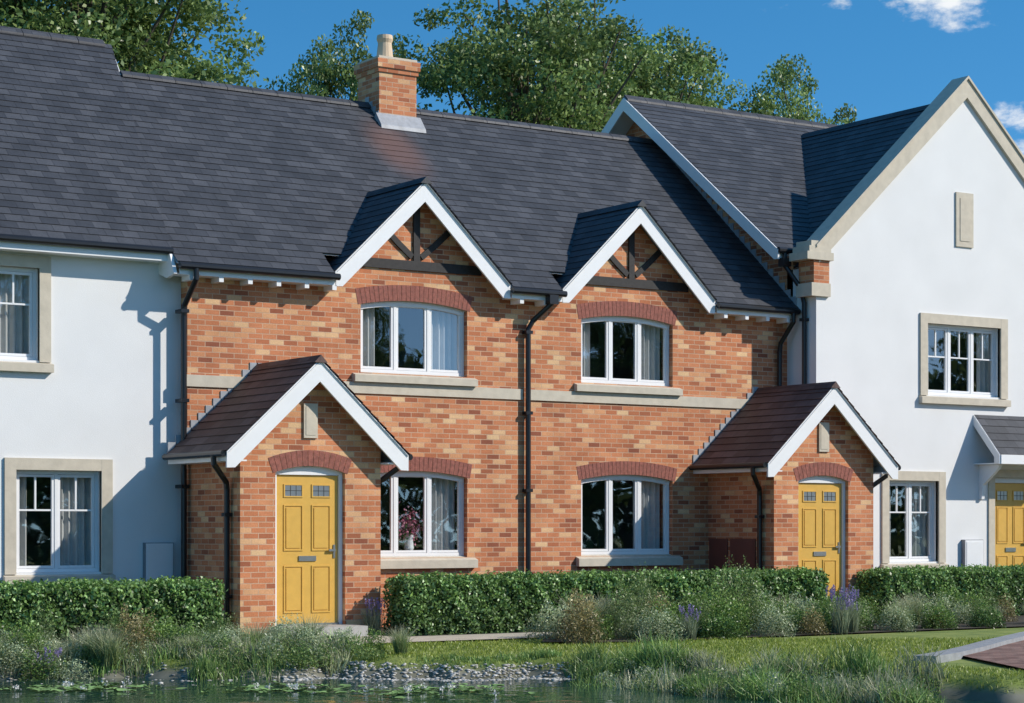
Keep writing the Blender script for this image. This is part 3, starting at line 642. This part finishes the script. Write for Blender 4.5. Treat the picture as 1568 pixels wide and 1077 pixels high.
for i in range(95):
    q=rng.uniform(.8,4.1); t=bank(q)+rng.uniform(-1.7,-.3); x,y=tqp(t,q); (cl if i%4 else cl2).append((x,y,rng.uniform(.12,.36),rng.uniform(.2,.55)*(1 if i%7 else 1.3),220))
for i in range(55):
    q=rng.uniform(-6.6,-1.7); t=bank(q)+rng.uniform(-.5,1.0); x,y=tqp(t,q); (cl if i%2 else cl2).append((x,y,rng.uniform(.15,.35),rng.uniform(.18,.42),210))
for i in range(16):
    q=rng.uniform(-1.6,.9); t=bank(q)+rng.uniform(-.2,.1); x,y=tqp(t,q); cl.append((x,y,.15,rng.uniform(.06,.18),90))
reedmass('reeds',cl,(.11,.20,.05),(.31,.46,.14)); reedmass('pond_grass',cl2,(.23,.28,.13),(.48,.52,.30),tip=np.array([.52,.50,.36]))
Ps=[];cs=[]
for i in range(95):
    if i<50: q=rng.uniform(.9,4.2); t=bank(q)+rng.uniform(-1.6,-.3)
    else: q=rng.uniform(-6.5,-1.6); t=bank(q)+rng.uniform(-.4,.7)
    x,y=tqp(t,q); rx=rng.uniform(.13,.28); rz_=rng.uniform(.12,.34); n=480
    d=unit(rng.normal(size=(n,3))); d[:,2]=np.abs(d[:,2]); P=d*(rng.random((n,1))**.4)*np.array([rx,rx,rz_])+np.array([x,y,max(float(height(np.array(x),np.array(y))),-.38)])
    Ps.append(P); base=[((.08,.16,.04),(.25,.38,.10)),((.22,.29,.16),(.50,.57,.38)),((.11,.19,.06),(.34,.44,.14))][i%3]; cs.append(greens(n,*base))
addobj('marginal_plants',leaves('marginal_plants',np.concatenate(Ps),rng.uniform(.02,.045,sum(map(len,Ps))),np.concatenate(cs),.4))
def dome(n,rx,rz,lo=.35):
    d=unit(rng.normal(size=(n,3))); d[:,2]=np.abs(d[:,2]); k=(lo+(1-lo)*rng.random((n,1))**.5)*(1+.15*np.sin(d[:,:1]*7+d[:,1:2]*5)); return d*k*np.array([rx,rx,rz])
def shrub(dark,light,rx=.35,rz=.6,n=1800,sz=.045,asp=.45):
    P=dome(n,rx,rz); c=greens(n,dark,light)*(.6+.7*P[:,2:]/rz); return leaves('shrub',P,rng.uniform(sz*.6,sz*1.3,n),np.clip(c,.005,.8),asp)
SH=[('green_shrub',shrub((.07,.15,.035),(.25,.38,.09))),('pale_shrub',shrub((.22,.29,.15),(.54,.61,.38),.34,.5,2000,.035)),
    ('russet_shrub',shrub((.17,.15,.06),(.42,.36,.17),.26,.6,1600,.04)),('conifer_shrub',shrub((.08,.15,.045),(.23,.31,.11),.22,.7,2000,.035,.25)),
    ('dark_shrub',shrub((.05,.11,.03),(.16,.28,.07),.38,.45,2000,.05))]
def tuft(n,h,lean,c0,c1,tip=None,r=.12):
    a=rng.uniform(0,6.28,n);rr=r*np.sqrt(rng.random(n)); B=np.column_stack([np.cos(a)*rr,np.sin(a)*rr,np.zeros(n)])
    return blades('tuft',B,h*rng.uniform(.5,1.1,n),.009,rng.uniform(.1,lean,n),greens(n,c0,c1),tipcol=tip)
SH.append(('ornamental_grass',tuft(420,.6,.75,(.16,.24,.08),(.42,.50,.22),np.array([.54,.53,.36]))))
SH.append(('lavender_foliage',tuft(260,.42,.5,(.18,.23,.14),(.36,.42,.27))))
def lavfl():
    Ps=[]
    for i in range(24):
        a=rng.uniform(0,6.28); r0=.2*math.sqrt(rng.random()); h=rng.uniform(.34,.52); x,y=math.cos(a)*r0,math.sin(a)*r0
        k=24; Ps.append(np.column_stack([x+rng.normal(0,.008,k),y+rng.normal(0,.008,k),h+rng.uniform(-.07,.04,k)]))
    P=np.concatenate(Ps); n=len(P); return leaves('lavender_flowers',P,rng.uniform(.016,.028,n),greens(n,(.20,.16,.36),(.36,.29,.56)),.7)
LF=lavfl()
def plant(k,x,y,s=1.,zs=1.):
    nm,me=SH[k]
    if nm=='lavender_foliage': nm='lavender'
    o=addobj(nm,me,(x,y,float(height(np.array(x),np.array(y)))),random.uniform(0,6.28),(s,s,s*zs))
    if nm=='lavender': addobj('lavender_flowers',LF,parent=o)
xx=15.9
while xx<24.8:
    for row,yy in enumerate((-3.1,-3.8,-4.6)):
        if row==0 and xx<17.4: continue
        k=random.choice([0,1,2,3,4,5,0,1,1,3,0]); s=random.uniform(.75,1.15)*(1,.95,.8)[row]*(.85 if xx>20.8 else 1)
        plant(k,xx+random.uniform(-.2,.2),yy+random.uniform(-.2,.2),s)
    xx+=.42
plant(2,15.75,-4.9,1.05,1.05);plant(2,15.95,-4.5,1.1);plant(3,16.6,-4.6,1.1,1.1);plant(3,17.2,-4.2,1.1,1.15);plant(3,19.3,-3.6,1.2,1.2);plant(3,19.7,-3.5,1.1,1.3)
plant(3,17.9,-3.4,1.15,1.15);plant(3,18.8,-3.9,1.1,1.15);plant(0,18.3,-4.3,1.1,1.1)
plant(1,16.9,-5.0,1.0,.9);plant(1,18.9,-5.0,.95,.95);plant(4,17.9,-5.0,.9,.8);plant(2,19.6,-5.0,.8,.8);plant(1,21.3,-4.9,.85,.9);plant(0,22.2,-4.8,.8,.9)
plant(6,14.35,-1.9,.9,1.1); plant(6,20.1,-5.0,.95,1.35); plant(6,20.4,-4.9,.9,1.3); plant(6,17.4,-5.0,.8,1.1)
for i in range(58):
    u=i/57; x=6.3+u*5.4+random.uniform(-.25,.25); y=-2.9-(x-6.3)*.30+random.uniform(-.65,.5)
    plant(random.choice([0,1,1,5,5,1,1,3,2,0]) if i!=28 else 6,x,y,random.uniform(.55,.95),random.uniform(.75,1.05))
for x,y,k,s in[(11.9,-4.6,5,.8),(12.2,-5.0,1,.6),(12.6,-5.6,5,.6),(11.6,-5.2,1,.7),(12.4,-5.3,0,.5)]: plant(k,x,y,s)
plant(0,11.2,-1.2,.9,1.35); plant(0,18.1,-1.1,1.0,1.3); plant(2,18.6,-1.2,1.0,1.2); plant(0,20.6,-1.1,1,1.35)
# flowers in the window
P=np.array([16.18,.20,1.36])+rng.normal(0,.09,(800,3))*np.array([1,.28,1.1]); P[:,1]=np.maximum(P[:,1],.135); c=greens(800,(.55,.10,.20),(.85,.45,.55)); pk=rng.random(800)<.25; c[pk]=(.05,.12,.03)
vz=MB(); vz.tube([(16.18,.22,.975),(16.18,.22,1.04),(16.18,.22,1.16),(16.18,.22,1.24)],[.05,.075,.06,.07],WHITE,14); vo=vz.obj('flower_vase',H)
addobj('pink_flowers',leaves('pink_flowers',P,.045,c,.9,bias=np.array([[.5,-1,.3]])),parent=vo)
# pebbles
def pebbles():
    import bmesh
    bm=bmesh.new(); bmesh.ops.create_icosphere(bm,subdivisions=1,radius=1); V0=np.array([v.co[:] for v in bm.verts]); F0=np.array([[v.index for v in f.verts] for f in bm.faces]); bm.free()
    Vs=[];Fs=[];Cs=[]; n=1500
    for i in range(n):
        q=rng.uniform(-2.6,1.8) if i<1150 else rng.uniform(-6.5,2.4); t=bank(q)-rng.uniform(.25,.8)-(rng.uniform(0,1.2) if i>1440 else 0); x,y=tqp(t,q); s=rng.uniform(.012,.03)*(1.4 if i%9==0 else 1)
        z=max(float(height(np.array(x),np.array(y))),-.378); sc3=s*np.array([rng.uniform(.8,1.6),rng.uniform(.8,1.3),rng.uniform(.35,.6)])
        a=rng.uniform(0,6.28); R_=np.array([[math.cos(a),-math.sin(a),0],[math.sin(a),math.cos(a),0],[0,0,1]])
        Vs.append((V0*sc3*(1+.12*rng.normal(size=V0.shape)))@R_.T+np.array([x,y,z+.003])); Fs.append(F0+i*len(V0)); g_=rng.uniform(.25,.62); Cs.append(np.tile(np.array([g_,g_*.96,g_*.87]),(len(V0),1)))
    me=npmesh('pebbles',np.concatenate(Vs),np.concatenate(Fs),3,np.concatenate(Cs),leafmat('pebble_stone',0,.7,.03)); addobj('pebbles',me)
pebbles()
# lily pads
mb=[];fc=[];cc=[];k=0
for i in range(240):
    cq,ct=((-2.35,22.2),(-.7,22.0),(-4.6,22.3))[i%3]; q=cq+rng.normal(0,.45); t=ct+rng.normal(0,.35); x,y=tqp(t,q); r0=rng.uniform(.03,.075); a0=rng.uniform(0,6.28)
    pts=[[x,y,-.362]]+[[x+math.cos(a0+j*.84)*r0,y+math.sin(a0+j*.84)*r0,-.360+rng.uniform(0,.02)] for j in range(8)]
    mb+=pts; fc+=[[k,k+1+j,k+2+j] for j in range(7)]; g_=rng.uniform(.7,1.5); cc+=[[.20*g_,.32*g_,.11*g_]]*9; k+=9
lily=npmesh('lily_pads',np.array(mb),np.array(fc),3,np.array(cc),leafmat('lily',.1,.3,.06)); lo=addobj('lily_pads',lily)
P=[]
for i in range(26):
    cq,ct=((-2.35,22.2),(-.7,22.0),(-4.6,22.3))[i%3]; x,y=tqp(ct+rng.normal(0,.3),cq+rng.normal(0,.4)); P.append(np.array([x,y,-.33])+rng.normal(0,.018,(14,3)))
P=np.concatenate(P); addobj('lily_flowers',leaves('lily_flowers',P,.035,greens(len(P),(.6,.6,.55),(.85,.85,.8)),.6),parent=lo)

# ================================================================= SKY / LIGHT
az=math.radians(47); el=math.radians(34)
S=Vector((math.sin(az)*math.cos(el),-math.cos(az)*math.cos(el),math.sin(el)))
ld=bpy.data.lights.new('sun','SUN'); ld.energy=4.6; ld.angle=math.radians(.7); ld.color=(1,.93,.83)
so=bpy.data.objects.new('sun',ld); so.rotation_euler=S.to_track_quat('Z','Y').to_euler(); so.location=(30,-30,40); COL.objects.link(so)
w=bpy.data.worlds.new('World'); sc.world=w; w.use_nodes=True; nt=w.node_tree; L=nt.links; bg=nt.nodes['Background']
tc=N(nt,'ShaderNodeTexCoord'); sx=N(nt,'ShaderNodeSeparateXYZ'); L.new(tc.outputs['Generated'],sx.inputs[0])
zm=N(nt,'ShaderNodeMath',operation='MULTIPLY_ADD'); zm.inputs[1].default_value=1.9; zm.inputs[2].default_value=.12; L.new(sx.outputs['Z'],zm.inputs[0])
cx=N(nt,'ShaderNodeCombineXYZ'); L.new(sx.outputs['X'],cx.inputs[0]); L.new(sx.outputs['Y'],cx.inputs[1]); L.new(zm.outputs[0],cx.inputs[2])
nm=N(nt,'ShaderNodeVectorMath',operation='NORMALIZE'); L.new(cx.outputs[0],nm.inputs[0])
sk=N(nt,'ShaderNodeTexSky'); sk.sky_type='NISHITA'; sk.sun_disc=False; sk.sun_elevation=el; sk.sun_rotation=math.atan2(S.x,S.y); sk.ozone_density=1.5; sk.dust_density=.2
L.new(nm.outputs[0],sk.inputs[0])
hs=N(nt,'ShaderNodeHueSaturation'); hs.inputs['Hue'].default_value=.492; hs.inputs['Saturation'].default_value=1.38; hs.inputs['Value'].default_value=1.27; L.new(sk.outputs[0],hs.inputs['Color'])
no=N(nt,'ShaderNodeTexNoise'); no.inputs['Scale'].default_value=34; no.inputs['Detail'].default_value=9; no.inputs['Roughness'].default_value=.62
mp=N(nt,'ShaderNodeMapping'); mp.inputs['Scale'].default_value=(1,1,2.0); L.new(tc.outputs['Generated'],mp.inputs[0]); L.new(mp.outputs[0],no.inputs['Vector'])
masks=None
for (dx,dy,dz,rad) in((.7114,.7279,.252,.032),(.7305,.7162,.252,.034),(.685,.745,.252,.016),(.7595,.6960,.180,.045),(.7575,.6975,.192,.03),(.2,-.9,.4,.5),(-.8,.3,.4,.4)):
    d=Vector((dx,dy,dz)).normalized()
    sb=N(nt,'ShaderNodeVectorMath',operation='SUBTRACT'); L.new(tc.outputs['Generated'],sb.inputs[0]); sb.inputs[1].default_value=d
    sc2=N(nt,'ShaderNodeVectorMath',operation='MULTIPLY'); L.new(sb.outputs[0],sc2.inputs[0]); sc2.inputs[1].default_value=(1,1,2.0)
    ln=N(nt,'ShaderNodeVectorMath',operation='LENGTH'); L.new(sc2.outputs[0],ln.inputs[0])
    mr=N(nt,'ShaderNodeMapRange'); mr.inputs['From Min'].default_value=0; mr.inputs['From Max'].default_value=rad; mr.inputs['To Min'].default_value=.38; mr.inputs['To Max'].default_value=0; L.new(ln.outputs['Value'],mr.inputs[0])
    if masks is None: masks=mr.outputs[0]
    else:
        mxm=N(nt,'ShaderNodeMath',operation='MAXIMUM'); L.new(masks,mxm.inputs[0]); L.new(mr.outputs[0],mxm.inputs[1]); masks=mxm.outputs[0]
ad=N(nt,'ShaderNodeMath',operation='ADD'); L.new(masks,ad.inputs[0]); L.new(no.outputs['Fac'],ad.inputs[1])
cr=N(nt,'ShaderNodeMapRange'); cr.inputs['From Min'].default_value=.66; cr.inputs['From Max'].default_value=.92; cr.interpolation_type='SMOOTHSTEP'; L.new(ad.outputs[0],cr.inputs[0])
mx=N(nt,'ShaderNodeMix',data_type='RGBA'); L.new(cr.outputs[0],mx.inputs['Factor']); L.new(hs.outputs[0],mx.inputs['A']); mx.inputs['B'].default_value=(6.1,6.3,6.5,1)
L.new(mx.outputs['Result'],bg.inputs['Color']); bg.inputs['Strength'].default_value=.15
sc.view_settings.view_transform='Standard'; sc.view_settings.look='None'; sc.view_settings.exposure=0
# camera
cd=bpy.data.cameras.new('camera'); cam=bpy.data.objects.new('camera',cd); COL.objects.link(cam); sc.camera=cam
cam.location=(0,-26.94,1.35); cam.rotation_euler=(math.radians(90),0,math.radians(-33.6)); cd.sensor_width=36; cd.lens=73.6; cd.shift_y=.172; cd.clip_end=3000
